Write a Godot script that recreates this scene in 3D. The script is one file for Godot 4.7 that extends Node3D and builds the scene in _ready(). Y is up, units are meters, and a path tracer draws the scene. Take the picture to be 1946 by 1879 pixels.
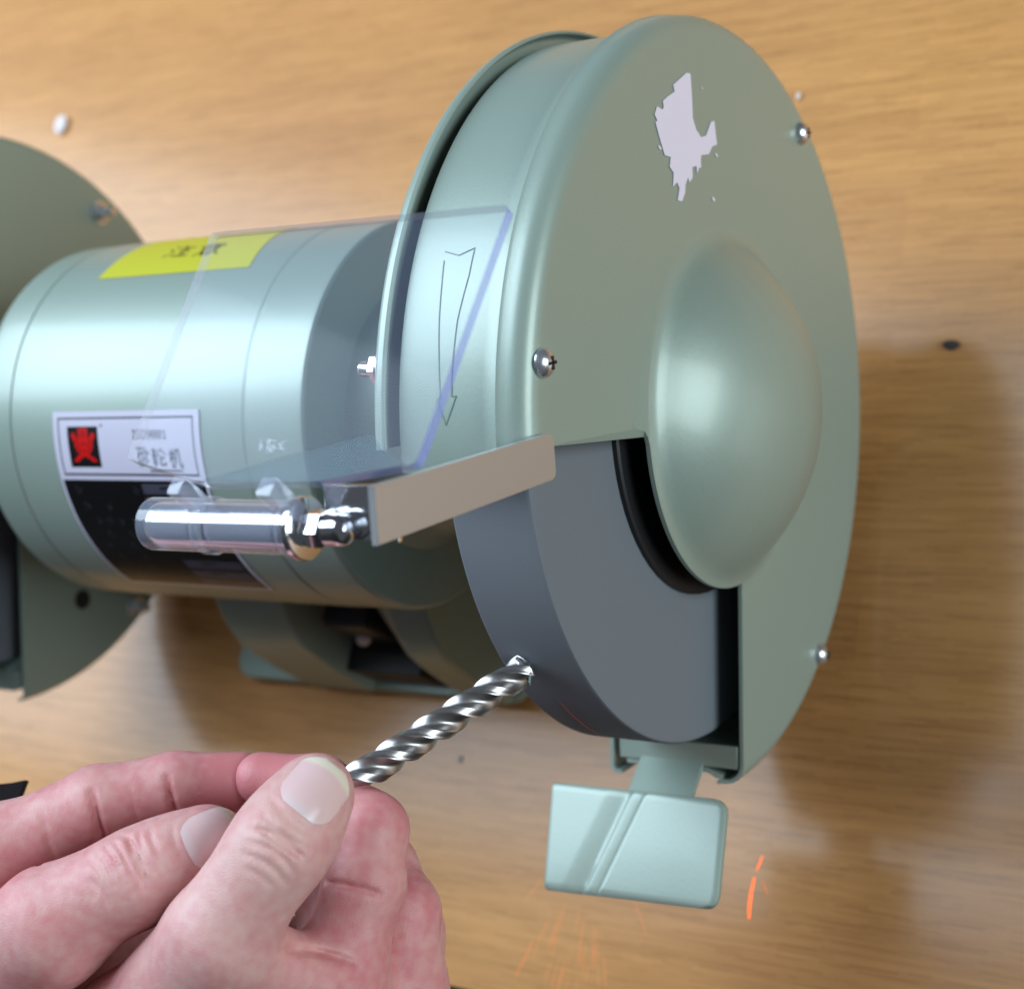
extends Node3D

# A bench grinder on a wooden workbench; a person holds a twist drill to its wheel.
const H := 0.128            # height of the spindle above the bench
const XM := -0.184          # middle of the machine along its spindle
const BASE := Vector3(XM, 0.0, 0.0)

var names := {}
var paint: StandardMaterial3D
var chrome: StandardMaterial3D
var steel: StandardMaterial3D
var wheel_mat: StandardMaterial3D
var dark_mat: StandardMaterial3D
var clear_mat: StandardMaterial3D
var edge_mat: StandardMaterial3D
var thin_edge: StandardMaterial3D
var sleeve_mat: StandardMaterial3D
var zinc: StandardMaterial3D
var rubber: StandardMaterial3D
var wood: StandardMaterial3D
var skin: StandardMaterial3D
var nail_mat: StandardMaterial3D
var cloth: StandardMaterial3D

# ---------------------------------------------------------------- mesh building
class MB:
	var v := PackedVector3Array()
	var f := PackedInt32Array()
	var uv := PackedVector2Array()
	var col := PackedColorArray()

	func vert(p: Vector3, t := Vector2.ZERO, c := Color.WHITE) -> int:
		v.append(p)
		uv.append(t)
		col.append(c)
		return v.size() - 1

	func tri(a: int, b: int, c: int) -> void:
		f.append(a)
		f.append(b)
		f.append(c)

	func orient(from: int) -> void:
		var vol := 0.0
		if f.size() <= from:
			return
		var o := v[f[from]]
		for k in range(from, f.size(), 3):
			vol += (v[f[k]] - o).dot((v[f[k + 1]] - o).cross(v[f[k + 2]] - o))
		if vol < 0.0:
			for k in range(from, f.size(), 3):
				var t := f[k + 1]
				f[k + 1] = f[k + 2]
				f[k + 2] = t

	# rings of equal size, each a closed loop; the first and last may be capped, or joined
	func loft(loops: Array, caps := true, joined := false, flat: PackedVector2Array = PackedVector2Array()) -> void:
		var from := f.size()
		var n: int = loops[0].size()
		var start := v.size()
		for l in loops:
			for p in l:
				vert(p)
		var m := loops.size()
		for i in (m if joined else m - 1):
			var a := start + i * n
			var b := start + ((i + 1) % m) * n
			for j in n:
				var k := (j + 1) % n
				tri(a + j, a + k, b + k)
				tri(a + j, b + k, b + j)
		if caps and not joined:
			for e in [0, m - 1]:
				var pts: PackedVector2Array = flat
				if pts.is_empty():
					pts = flatten(loops[e])
				var wide := PackedVector2Array()   # in millimetres: triangulation needs the room
				for q in pts:
					wide.append(q * 1000.0)
				var idx := Geometry2D.triangulate_polygon(wide)
				for k in range(0, idx.size(), 3):
					if e == 0:
						tri(start + idx[k], start + idx[k + 1], start + idx[k + 2])
					else:
						tri(start + e * n + idx[k], start + e * n + idx[k + 2], start + e * n + idx[k + 1])
				if e == 0 and idx.size() > 0:
					# the first cap must wind against the walls: a wall's edge 0 -> 1 is met as 1 -> 0
					var pos := false
					for k in range(0, idx.size(), 3):
						for w in 3:
							if idx[k + w] == 0 and idx[k + (w + 1) % 3] == 1:
								pos = true
					if pos:
						for k in range(f.size() - idx.size(), f.size(), 3):
							var t := f[k + 1]
							f[k + 1] = f[k + 2]
							f[k + 2] = t
				if e == m - 1 and idx.size() > 0:
					var neg := false
					for k in range(0, idx.size(), 3):
						var q := [idx[k], idx[k + 2], idx[k + 1]]
						for w in 3:
							if q[w] == 1 and q[(w + 1) % 3] == 0:
								neg = true
					if neg:
						for k in range(f.size() - idx.size(), f.size(), 3):
							var t := f[k + 1]
							f[k + 1] = f[k + 2]
							f[k + 2] = t
		orient(from)

	static func flatten(l: PackedVector3Array) -> PackedVector2Array:
		var nrm := Vector3.ZERO
		var c := Vector3.ZERO
		for p in l:
			c += p
		c /= l.size()
		for j in l.size():
			nrm += (l[j] - c).cross(l[(j + 1) % l.size()] - c)
		nrm = nrm.normalized()
		var a := nrm.cross(Vector3.UP if absf(nrm.y) < 0.9 else Vector3.RIGHT).normalized()
		var b := nrm.cross(a)
		var out := PackedVector2Array()
		for p in l:
			out.append(Vector2((p - c).dot(a), (p - c).dot(b)))
		return out

	# profile (along axis, radius) turned about local X; t places it
	func lathe(profile: Array, segs: int, t := Transform3D(), closed := false) -> void:
		var from := f.size()
		var start := v.size()
		var n := profile.size()
		for i in segs:
			var a := TAU * i / segs
			for p in profile:
				vert(t * Vector3(p.x, p.y * sin(a), p.y * cos(a)))
		for i in segs:
			var a := start + i * n
			var b := start + ((i + 1) % segs) * n
			for j in (n if closed else n - 1):
				var k := (j + 1) % n
				tri(a + j, a + k, b + k)
				tri(a + j, b + k, b + j)
		orient(from)

	# a closed profile swept round X between two angles that may depend on the radius
	func sweep(profile: Array, segs: int, a0: Callable, a1: Callable, t := Transform3D()) -> void:
		var loops := []
		var flat := PackedVector2Array()
		for p in profile:
			flat.append(p)
		for i in segs + 1:
			var l := PackedVector3Array()
			for p in profile:
				var a := deg_to_rad(lerpf(a0.call(p.y), a1.call(p.y), float(i) / segs))
				l.append(t * Vector3(p.x, p.y * sin(a), p.y * cos(a)))
			loops.append(l)
		loft(loops, true, false, flat)

	func tube(path: PackedVector3Array, radii: Array, sides: int) -> void:
		var loops := []
		var up := Vector3(0.3, 0.9, 0.2)
		for i in path.size():
			var d := (path[mini(i + 1, path.size() - 1)] - path[maxi(i - 1, 0)]).normalized()
			var a := d.cross(up).normalized()
			var b := d.cross(a)
			var r: float = radii[mini(i, radii.size() - 1)]
			var l := PackedVector3Array()
			for k in sides:
				l.append(path[i] + (a * cos(TAU * k / sides) + b * sin(TAU * k / sides)) * r)
			loops.append(l)
		loft(loops)

	# polygon in t's XY, from z = 0 to z = depth, its rims bevelled
	func prism(poly: PackedVector2Array, depth: float, bevel: float, t: Transform3D) -> void:
		var loops := []
		var n := poly.size()
		var area := 0.0
		for j in n:
			area += poly[j].cross(poly[(j + 1) % n])
		var sgn := 1.0 if area > 0.0 else -1.0
		for s in [Vector2(bevel, 0), Vector2(bevel * 0.3, bevel * 0.3), Vector2(0, bevel), Vector2(0, depth - bevel), Vector2(bevel * 0.3, depth - bevel * 0.3), Vector2(bevel, depth)]:
			var l := PackedVector3Array()
			for j in n:
				var e0: Vector2 = (poly[j] - poly[(j + n - 1) % n]).normalized()
				var e1: Vector2 = (poly[(j + 1) % n] - poly[j]).normalized()
				var nn := (Vector2(-e0.y, e0.x) + Vector2(-e1.y, e1.x)) * sgn
				var m := nn.normalized()
				var w: float = s.x / maxf(0.4, m.dot(Vector2(-e0.y, e0.x) * sgn))
				var p := poly[j] + m * w
				l.append(t * Vector3(p.x, p.y, s.y))
			loops.append(l)
		loft(loops)

	func box(c: Vector3, size: Vector3, bevel := 0.0006, basis := Basis()) -> void:
		var x := size.x / 2
		var y := size.y / 2
		prism(PackedVector2Array([Vector2(-x, -y), Vector2(x, -y), Vector2(x, y), Vector2(-x, y)]), size.z, minf(bevel, size.z * 0.3), Transform3D(basis, c - basis.z * size.z / 2))

	# edges sharper than `crease` degrees stay sharp
	func mesh(crease := 35.0, origin := Vector3.ZERO, colored := false) -> ArrayMesh:
		var nf := f.size() / 3
		var key := {}
		var id := PackedInt32Array()
		id.resize(v.size())
		for i in v.size():
			var k := Vector3i((v[i] * 200000.0).round())
			if not key.has(k):
				key[k] = key.size()
			id[i] = key[k]
		var fn := PackedVector3Array()
		var adj := []
		adj.resize(key.size())
		for i in adj.size():
			adj[i] = PackedInt32Array()
		for t in nf:
			var a := f[t * 3]
			var b := f[t * 3 + 1]
			var c := f[t * 3 + 2]
			fn.append((v[b] - v[a]).cross(v[c] - v[a]))
			for q in [id[a], id[b], id[c]]:
				adj[q].append(t)
		var unit := PackedVector3Array()
		for x in fn:
			unit.append(x.normalized())
		var limit := cos(deg_to_rad(crease))
		var pos := PackedVector3Array()
		var nor := PackedVector3Array()
		var tex := PackedVector2Array()
		var cc := PackedColorArray()
		for t in nf:
			if fn[t].length_squared() < 1e-24:
				continue
			for w in [0, 2, 1]:
				var q := f[t * 3 + w]
				var s := Vector3.ZERO
				for u in adj[id[q]]:
					if unit[u].dot(unit[t]) >= limit:
						s += fn[u]
				pos.append(v[q] - origin)
				nor.append(s.normalized() if s.length_squared() > 0.0 else unit[t])
				tex.append(uv[q])
				cc.append(col[q])
		var arr := []
		arr.resize(Mesh.ARRAY_MAX)
		arr[Mesh.ARRAY_VERTEX] = pos
		arr[Mesh.ARRAY_NORMAL] = nor
		arr[Mesh.ARRAY_TEX_UV] = tex
		if colored:
			arr[Mesh.ARRAY_COLOR] = cc
		var m := ArrayMesh.new()
		m.add_surface_from_arrays(Mesh.PRIMITIVE_TRIANGLES, arr)
		return m


func numbered(called: String) -> String:
	var n: int = names.get(called, 0)
	names[called] = n + 1
	return called if n == 0 else "%s_%03d" % [called, n]

func thing(called: String, label: String, category: String, at: Vector3, group := "") -> Node3D:
	var o := Node3D.new()
	o.name = numbered(called)
	add_child(o)
	o.position = at
	tag(o, label, category, group)
	return o

func tag(o: Node3D, label: String, category: String, group := "") -> void:
	o.set_meta("label", label)
	o.set_meta("category", category)
	if group:
		o.set_meta("group", group)

# a part whose vertices are given in the world; the whole chain above it stands at `origin`
func part(called: String, b: MB, m: Material, parent: Node, origin: Vector3, crease := 35.0, colored := false) -> MeshInstance3D:
	var o := MeshInstance3D.new()
	o.mesh = b.mesh(crease, origin, colored)
	o.material_override = null
	o.mesh.surface_set_material(0, m)
	var n := called
	var k := 0
	while parent.has_node(NodePath(n)):
		k += 1
		n = "%s_%03d" % [called, k]
	o.name = n
	parent.add_child(o, true)
	return o

func along(from: Vector3, dir: Vector3) -> Transform3D:   # local X along dir
	var x := dir.normalized()
	var y := Vector3.UP.cross(x)
	if y.length() < 0.1:
		y = Vector3.BACK.cross(x)
	y = y.normalized()
	return Transform3D(Basis(x, y, x.cross(y)), from)

func noise_of(seed_: int, freq: float, kind := FastNoiseLite.TYPE_SIMPLEX_SMOOTH, oct := 3) -> FastNoiseLite:
	var n := FastNoiseLite.new()
	n.seed = seed_
	n.frequency = freq
	n.noise_type = kind
	n.fractal_octaves = oct
	return n

func noise_tex(seed_: int, freq: float, lo: Color, hi: Color, size := 256, oct := 3, kind := FastNoiseLite.TYPE_SIMPLEX_SMOOTH) -> NoiseTexture2D:
	var t := NoiseTexture2D.new()
	t.width = size
	t.height = size
	t.seamless = true
	t.generate_mipmaps = false
	t.noise = noise_of(seed_, freq, kind, oct)
	var g := Gradient.new()
	g.set_color(0, lo)
	g.set_color(1, hi)
	t.color_ramp = g
	return t

func srgb(r: float, g: float, b: float) -> Color:
	return Color(r, g, b).linear_to_srgb()

func mat(c: Color, rough: float, metal := 0.0) -> StandardMaterial3D:
	var m := StandardMaterial3D.new()
	m.albedo_color = c
	m.roughness = rough
	m.metallic = metal
	m.cull_mode = BaseMaterial3D.CULL_DISABLED
	return m

# ---------------------------------------------------------------- scene
func _ready() -> void:
	var cam := Camera3D.new()
	cam.name = "camera"
	add_child(cam)
	cam.transform = Transform3D(Basis(Vector3(0.84526736, -0.50726227, -0.16795263), Vector3(-0.01347002, 0.29398788, -0.95571423), Vector3(0.5341738, 0.81009636, 0.24166553)), Vector3(0.2020976, 0.54303879, 0.15106177))
	cam.fov = 34.1037
	cam.near = 0.02
	cam.far = 20.0
	var ca := CameraAttributesPhysical.new()
	ca.frustum_focal_length = 12.0 / tan(deg_to_rad(34.1037 / 2.0))
	ca.frustum_focus_distance = 0.41
	ca.frustum_near = 0.02
	ca.frustum_far = 20.0
	ca.exposure_aperture = 8.5
	cam.attributes = ca
	cam.current = true

	var we := WorldEnvironment.new()
	we.name = "environment"
	var e := Environment.new()
	e.background_mode = Environment.BG_COLOR
	e.background_color = srgb(0.075, 0.08, 0.088)
	e.tonemap_mode = Environment.TONE_MAPPER_LINEAR
	e.tonemap_exposure = 1.0
	e.ssao_enabled = true
	e.ssil_enabled = true
	e.sdfgi_enabled = true
	we.environment = e
	add_child(we)

	# daylight from large windows: one high above and behind the bench, one off to the right
	area("overhead_daylight", Vector3(-0.95, 1.15, -0.30), Vector3(-0.15, 0.0, -0.08), Vector2(1.7, 0.78), Color(0.86, 0.935, 1.0), 3.7)
	area("side_daylight", Vector3(2.0, 0.80, -0.05), Vector3(0.0, 0.13, 0.0), Vector2(1.0, 1.2), Color(0.90, 0.96, 0.98), 3.7)

	materials()
	floor_below()
	bench()
	grinder()
	drill_bit()
	person()
	crumbs()
	sparks()

func area(called: String, at: Vector3, look: Vector3, size: Vector2, c: Color, energy: float) -> void:
	var l := AreaLight3D.new()
	l.name = called
	l.area_size = size
	l.light_color = c
	l.light_energy = energy
	l.shadow_enabled = true
	l.area_range = 8.0
	add_child(l)
	l.look_at_from_position(at, look, Vector3(0.01, 0.02, -1.0))

func materials() -> void:
	paint = mat(Color.WHITE, 0.42, 0.22)
	paint.albedo_texture = noise_tex(3, 0.35, srgb(0.285, 0.365, 0.315), srgb(0.33, 0.41, 0.36), 256, 2)
	paint.uv1_triplanar = true
	paint.uv1_scale = Vector3(18, 18, 18)
	paint.clearcoat_enabled = true
	paint.clearcoat = 0.25
	paint.clearcoat_roughness = 0.16
	paint.normal_enabled = true
	var nt := noise_tex(5, 0.12, Color.BLACK, Color.WHITE, 256, 3)
	nt.as_normal_map = true
	nt.bump_strength = 1.0
	nt.color_ramp = null
	paint.normal_texture = nt
	paint.normal_scale = 0.10
	sleeve_mat = mat(Color(0.86, 0.90, 1.0, 0.20), 0.08)
	sleeve_mat.transparency = BaseMaterial3D.TRANSPARENCY_ALPHA
	chrome = mat(srgb(0.78, 0.79, 0.82), 0.13, 1.0)
	zinc = mat(srgb(0.74, 0.76, 0.80), 0.25, 0.9)
	steel = mat(srgb(0.43, 0.41, 0.405), 0.37, 1.0)
	wheel_mat = mat(Color.WHITE, 0.85)
	wheel_mat.albedo_texture = noise_tex(8, 0.4, srgb(0.145, 0.163, 0.185), srgb(0.178, 0.197, 0.22), 512, 3)
	wheel_mat.uv1_triplanar = true
	wheel_mat.uv1_scale = Vector3(12, 12, 12)
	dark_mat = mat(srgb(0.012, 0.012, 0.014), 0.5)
	rubber = mat(srgb(0.02, 0.02, 0.02), 0.8)
	clear_mat = mat(Color(0.80, 0.87, 1.0, 0.045), 0.05)
	clear_mat.metallic_specular = 0.14
	clear_mat.transparency = BaseMaterial3D.TRANSPARENCY_ALPHA
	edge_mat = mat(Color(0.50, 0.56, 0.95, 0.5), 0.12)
	thin_edge = mat(Color(0.88, 0.88, 0.96, 0.30), 0.1)
	thin_edge.transparency = BaseMaterial3D.TRANSPARENCY_ALPHA
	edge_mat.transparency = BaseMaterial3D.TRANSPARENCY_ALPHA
	cloth = mat(srgb(0.012, 0.011, 0.013), 0.95)
	wood = mat(Color.WHITE, 0.5)
	wood.metallic_specular = 0.3
	wood_textures()
	skin = mat(Color.WHITE, 0.5)
	skin.vertex_color_use_as_albedo = true
	skin.subsurf_scatter_enabled = true
	skin.subsurf_scatter_strength = 0.07
	skin.heightmap_enabled = true
	skin.heightmap_texture = noise_tex(41, 0.075, Color.BLACK, Color.WHITE, 512, 2, FastNoiseLite.TYPE_CELLULAR)
	(skin.heightmap_texture as NoiseTexture2D).noise.cellular_return_type = FastNoiseLite.RETURN_DISTANCE2_SUB
	skin.heightmap_scale = 0.012
	skin.uv1_triplanar = true
	skin.uv1_scale = Vector3(45, 45, 45)
	nail_mat = mat(Color.WHITE, 0.25)
	nail_mat.vertex_color_use_as_albedo = true

func strip_image(seed_: int, w: int, h: int, freq: float, size: int, oct := 3) -> PackedByteArray:
	var im := noise_of(seed_, freq, FastNoiseLite.TYPE_SIMPLEX_SMOOTH, oct).get_seamless_image(w, h, false, false, 0.15)
	im.resize(size, size, Image.INTERPOLATE_CUBIC)
	im.convert(Image.FORMAT_L8)
	return im.get_data()

func wood_textures() -> void:
	var n := 1024
	var fine := strip_image(11, 40, 1024, 0.16, n, 3)
	var mid := strip_image(12, 20, 220, 0.09, n, 3)
	var big := strip_image(13, 20, 40, 0.09, n, 3)
	var pore := PackedByteArray()
	pore.resize(n * n)
	var rng := RandomNumberGenerator.new()
	rng.seed = 4
	for k in 15000:
		var x := rng.randi() % n
		var y := rng.randi() % n
		var l := rng.randi_range(6, 34)
		var s := rng.randi_range(30, 150)
		for i in l:
			var q := y * n + (x + i) % n
			pore[q] = maxi(pore[q], s)
	var out := PackedByteArray()
	out.resize(n * n * 3)
	var ht := PackedByteArray()
	ht.resize(n * n)
	for q in n * n:
		var a := fine[q] / 255.0 - 0.5
		var b := mid[q] / 255.0 - 0.5
		var c := big[q] / 255.0 - 0.5
		var p := pore[q] / 255.0
		var t := 1.0 + 0.18 * a + 0.11 * b + 0.12 * c - 0.25 * p
		out[q * 3] = clampi(int(194.0 * (0.35 + 0.65 * t)), 0, 255)
		out[q * 3 + 1] = clampi(int(139.0 * (0.22 + 0.78 * t)), 0, 255)
		out[q * 3 + 2] = clampi(int(83.0 * (0.05 + 0.95 * t) - 8.0 * c), 0, 255)
		ht[q] = clampi(int(190.0 - 150.0 * p + 30.0 * a), 0, 255)
	wood.albedo_texture = ImageTexture.create_from_image(Image.create_from_data(n, n, false, Image.FORMAT_RGB8, out))
	wood.heightmap_enabled = true
	wood.heightmap_texture = ImageTexture.create_from_image(Image.create_from_data(n, n, false, Image.FORMAT_L8, ht))
	wood.heightmap_scale = 0.006
	wood.clearcoat_enabled = true
	wood.clearcoat = 0.5
	wood.clearcoat_roughness = 0.17

func bench() -> void:
	var t := thing("workbench", "varnished wooden workbench top with fine straight grain under the grinder", "workbench", Vector3.ZERO)
	var b := MB.new()
	var x0 := -1.1
	var x1 := 0.75
	var z0 := -0.75
	var z1 := 0.1855
	var a := b.vert(Vector3(x0, 0, z0), Vector2(x0, z0) / 0.62)
	b.vert(Vector3(x1, 0, z0), Vector2(x1, z0) / 0.62)
	b.vert(Vector3(x1, 0, z1), Vector2(x1, z1) / 0.62)
	b.vert(Vector3(x0, 0, z1), Vector2(x0, z1) / 0.62)
	b.tri(a, a + 2, a + 1)
	b.tri(a, a + 3, a + 2)
	part("table_top", b, wood, t, Vector3.ZERO)
	var s := MB.new()
	s.box(Vector3((x0 + x1) / 2, -0.0142, (z0 + z1) / 2 + 0.0004), Vector3(x1 - x0, 0.028, z1 - z0 + 0.001), 0.001)
	part("edge_band", s, mat(srgb(0.03, 0.022, 0.02), 0.6), t, Vector3.ZERO)

# ---------------------------------------------------------------- the grinder
func cut0(_r: float) -> float:
	return 65.7

func cut0_drum(_r: float) -> float:
	return 62.5

func cut0_cover(r: float) -> float:
	var k := clampf((0.0585 - r) / 0.0055, 0.0, 1.0)
	return 65.7 - 0.0 + rad_to_deg((1.0 - sqrt(1.0 - k * k)) * 0.0055 / r) * -1.0

func cut1(r: float) -> float:
	return 340.0 - rad_to_deg(asin(0.0075 / r))

func arc(c: Vector2, r: float, d0: float, d1: float, n: int) -> Array:
	var out := []
	for i in n + 1:
		var a := deg_to_rad(lerpf(d0, d1, float(i) / n))
		out.append(c + Vector2(cos(a), sin(a)) * r)
	return out

func grinder() -> void:
	var g := thing("bench_grinder", "pale green double-ended bench grinder with a clear eye shield over its near wheel", "bench grinder", BASE)
	var ax := Transform3D(Basis(), Vector3(0, H, 0))
	# motor
	var b := MB.new()
	var prof := [Vector2(-0.2605, 0.0)]
	prof.append(Vector2(-0.2605, 0.055))
	prof.append_array(arc(Vector2(-0.2525, 0.0572), 0.008, 180, 90, 6))
	prof.append_array([Vector2(-0.2402, 0.0652), Vector2(-0.2398, 0.0648), Vector2(-0.2392, 0.0648), Vector2(-0.2388, 0.0654)])
	prof.append_array([Vector2(-0.1352, 0.0654), Vector2(-0.1342, 0.0649), Vector2(-0.1337, 0.0649), Vector2(-0.1332, 0.0652)])
	prof.append_array([Vector2(-0.1125, 0.0652), Vector2(-0.1112, 0.0649), Vector2(-0.1104, 0.0641), Vector2(-0.1101, 0.063)])
	prof.append_array([Vector2(-0.110, 0.045), Vector2(-0.102, 0.040), Vector2(-0.08, 0.036), Vector2(-0.06, 0.034), Vector2(-0.0475, 0.034), Vector2(-0.0475, 0.0)])
	b.lathe(prof, 128, ax)
	var motor := part("motor_housing", b, paint, g, BASE, 28)
	b = MB.new()
	b.lathe([Vector2(-0.318, 0.0), Vector2(-0.318, 0.034), Vector2(-0.29, 0.036), Vector2(-0.2665, 0.040), Vector2(-0.2603, 0.044), Vector2(-0.2603, 0.0)], 64, ax)
	part("shaft_neck", b, paint, g, BASE, 28)
	labels(motor)
	wheel_side(g, false)
	wheel_side(g, true)
	pedestal(g)
	tool_rest(g)
	eye_shield(g)

func mx(x: float, left: bool) -> float:
	return 2.0 * XM - x if left else x

func mp(p: Array, left: bool) -> Array:
	var out := []
	for q in p:
		out.append(Vector2(mx(q.x, left), q.y))
	return out

func wheel_side(g: Node3D, left: bool) -> void:
	var ax := Transform3D(Basis(), Vector3(0, H, 0))
	# back plate: a pan whose rim turns outwards over the drum
	var b := MB.new()
	var o := [Vector2(-0.0465, 0.030), Vector2(-0.0465, 0.1126)]
	o.append_array(arc(Vector2(-0.0435, 0.1126), 0.003, 180, 90, 5))
	o.append_array([Vector2(-0.0428, 0.1157), Vector2(-0.0421, 0.1154), Vector2(-0.0420, 0.1149), Vector2(-0.0424, 0.1145)])
	o.append_array(arc(Vector2(-0.0435, 0.1128), 0.0017, 90, 180, 4))
	o.append(Vector2(-0.0452, 0.030))
	b.sweep(mp(o, left), 120, cut0, cut1, ax)
	var back := part("guard_back_plate", b, paint, g, BASE, 30)
	if left:
		b = MB.new()
		b.lathe([Vector2(mx(-0.0466, true) + 0.0002, 0.0), Vector2(mx(-0.0466, true) + 0.0002, 0.0042), Vector2(mx(-0.0455, true), 0.0042), Vector2(mx(-0.0455, true), 0.0)], 20, Transform3D(Basis(), Vector3(0, H - 0.0638, 0.0582)))
		part("bolt_hole", b, dark_mat, back, BASE)
	# drum
	b = MB.new()
	o = [Vector2(-0.0404, 0.1114), Vector2(-0.0400, 0.1118), Vector2(-0.0150, 0.1118), Vector2(-0.0120, 0.1121), Vector2(-0.0092, 0.1135), Vector2(-0.0075, 0.1138), Vector2(-0.0075, 0.1124), Vector2(-0.0125, 0.1106), Vector2(-0.0404, 0.1106)]
	b.sweep(mp(o, left), 120, cut0_drum, cut1, ax)
	# the folded tab at the drum's lower end
	var ta := deg_to_rad(cut1(0.107) - 0.35)
	var tb := Basis(Vector3.RIGHT, Vector3(0, sin(ta), cos(ta)), Vector3(0, cos(ta), -sin(ta)).normalized() * -1.0)
	b.box(Vector3(mx(-0.0225, left), H + 0.1068 * sin(ta), 0.1068 * cos(ta)), Vector3(0.041, 0.0072, 0.0014), 0.0005, Basis(tb.x, tb.y, tb.x.cross(tb.y)))
	part("guard_drum", b, paint, g, BASE, 30)
	# cover with its dome; the quadrant towards the operator is cut away
	b = MB.new()
	var up := []
	for r in [0.0530, 0.0537, 0.0545, 0.0553, 0.0562, 0.0571, 0.058, 0.0592, 0.061, 0.063]:
		up.append(Vector2(dome_x(r), r))
	up.append_array([Vector2(0, 0.075), Vector2(0, 0.092), Vector2(0, 0.1065)])
	up.append_array(arc(Vector2(-0.006, 0.109), 0.006, 0, 90, 8))
	up.append_array([Vector2(-0.0078, 0.1151), Vector2(-0.0088, 0.1155)])
	var dn := [Vector2(-0.0090, 0.1144), Vector2(-0.0078, 0.1138)]
	dn.append_array(arc(Vector2(-0.006, 0.109), 0.0048, 90, 0, 8))
	dn.append_array([Vector2(-0.0012, 0.1065), Vector2(-0.0012, 0.092), Vector2(-0.0012, 0.075)])
	for r in [0.063, 0.061, 0.0592, 0.058, 0.0571, 0.0562, 0.0553, 0.0545, 0.0537, 0.0530]:
		dn.append(Vector2(dome_x(r) - 0.0012, r))
	b.sweep(mp(up + dn, left), 140, cut0_cover, cut1, ax)
	var dome := []
	var inner := []
	for i in 33:
		var r := 0.0530 * i / 32.0
		dome.append(Vector2(dome_x(r), r))
	for q in dome:
		inner.push_front(Vector2(q.x - 0.0013, q.y))
	b.lathe(mp(dome + inner, left), 128, ax)
	var cover := part("guard_cover", b, paint, g, BASE, 26)
	# wheel
	b = MB.new()
	o = [Vector2(-0.0104, 0.0), Vector2(-0.0104, 0.098), Vector2(-0.0108, 0.0993), Vector2(-0.0118, 0.0998), Vector2(-0.0343, 0.0998), Vector2(-0.0353, 0.0993), Vector2(-0.0357, 0.098), Vector2(-0.0357, 0.0)]
	b.lathe(mp(o, left), 160, ax)
	var wheel := part("grinding_wheel", b, wheel_mat, g, BASE, 30)
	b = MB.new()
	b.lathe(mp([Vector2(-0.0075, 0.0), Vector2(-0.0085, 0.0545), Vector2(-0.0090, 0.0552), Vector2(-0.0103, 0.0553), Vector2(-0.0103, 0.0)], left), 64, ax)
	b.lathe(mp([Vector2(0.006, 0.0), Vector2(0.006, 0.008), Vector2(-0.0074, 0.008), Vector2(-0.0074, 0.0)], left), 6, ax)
	part("shade_flange", b, dark_mat, wheel, BASE, 30)  # hub flange, blackened and widened to paint the shade crescent beside the dome
	# three screws through cover and back plate
	for k in 3:
		var el: float = deg_to_rad([192.1, 76.4, 299.7][k])
		var rr: float = [0.1055, 0.1085, 0.1085][k]
		var c := Vector3(0, H + rr * sin(el), rr * cos(el))
		var s := MB.new()
		var t := Transform3D(Basis(), c)
		var head := [Vector2(0.0031, 0.0), Vector2(0.00305, 0.0007), Vector2(0.0028, 0.0018), Vector2(0.0021, 0.0029), Vector2(0.0011, 0.0036), Vector2(0.0003, 0.0038), Vector2(0.0001, 0.0038), Vector2(0.0001, 0.0)]
		s.lathe(mp(head, left), 24, t)
		part("screw_head", s, zinc, cover, BASE, 40)
		s = MB.new()
		for a in 2:
			var cross := Vector3(0.0006, 0.0034, 0.0008) if a == 0 else Vector3(0.0006, 0.0008, 0.0034)
			s.box(c + Vector3(mx(0.0029, left), 0, 0), cross, 0.0001, Basis(Vector3.RIGHT, 0.5))
		part("screw_slot", s, dark_mat, cover, BASE)
		s = MB.new()
		s.lathe(mp([Vector2(-0.0466, 0.0), Vector2(-0.0466, 0.0050), Vector2(-0.0475, 0.0050), Vector2(-0.0475, 0.0)], left), 28, t)
		s.lathe(mp([Vector2(-0.0475, 0.0), Vector2(-0.0475, 0.0036), Vector2(-0.0479, 0.0040), Vector2(-0.0503, 0.0040), Vector2(-0.0507, 0.0036), Vector2(-0.0507, 0.0)], left), 6, t)
		s.lathe(mp([Vector2(-0.0505, 0.0), Vector2(-0.0505, 0.0021), Vector2(-0.0545, 0.0021), Vector2(-0.0551, 0.0015), Vector2(-0.0551, 0.0)], left), 16, t)
		part("bolt_nut", s, zinc, back, BASE, 30)
	if not left:
		# the rotation arrow, a thin outline on the drum
		var s := MB.new()
		var pts := [[-30.5, 91.6], [-26.0, 90.9], [-21.6, 91.8], [-21.8, 88.0], [-23.5, 82.0], [-24.0, 76.0], [-24.0, 72.3], [-22.6, 72.4], [-25.8, 68.7], [-28.6, 72.0], [-27.4, 72.2], [-28.3, 78.0], [-29.0, 82.0], [-29.6, 86.5], [-30.5, 91.6]]
		var path := PackedVector3Array()
		for i in pts.size() - 1:
			for q in 4:
				var x: float = lerpf(pts[i][0], pts[i + 1][0], q / 4.0) / 1000.0
				var a := deg_to_rad(lerpf(pts[i][1], pts[i + 1][1], q / 4.0))
				path.append(Vector3(x, H + 0.11185 * sin(a), 0.11185 * cos(a)))
		s.tube(path, [0.00016], 6)
		part("rotation_arrow", s, mat(srgb(0.24, 0.31, 0.30), 0.5), g.get_node("guard_drum"), BASE)
		residue(cover)

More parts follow.
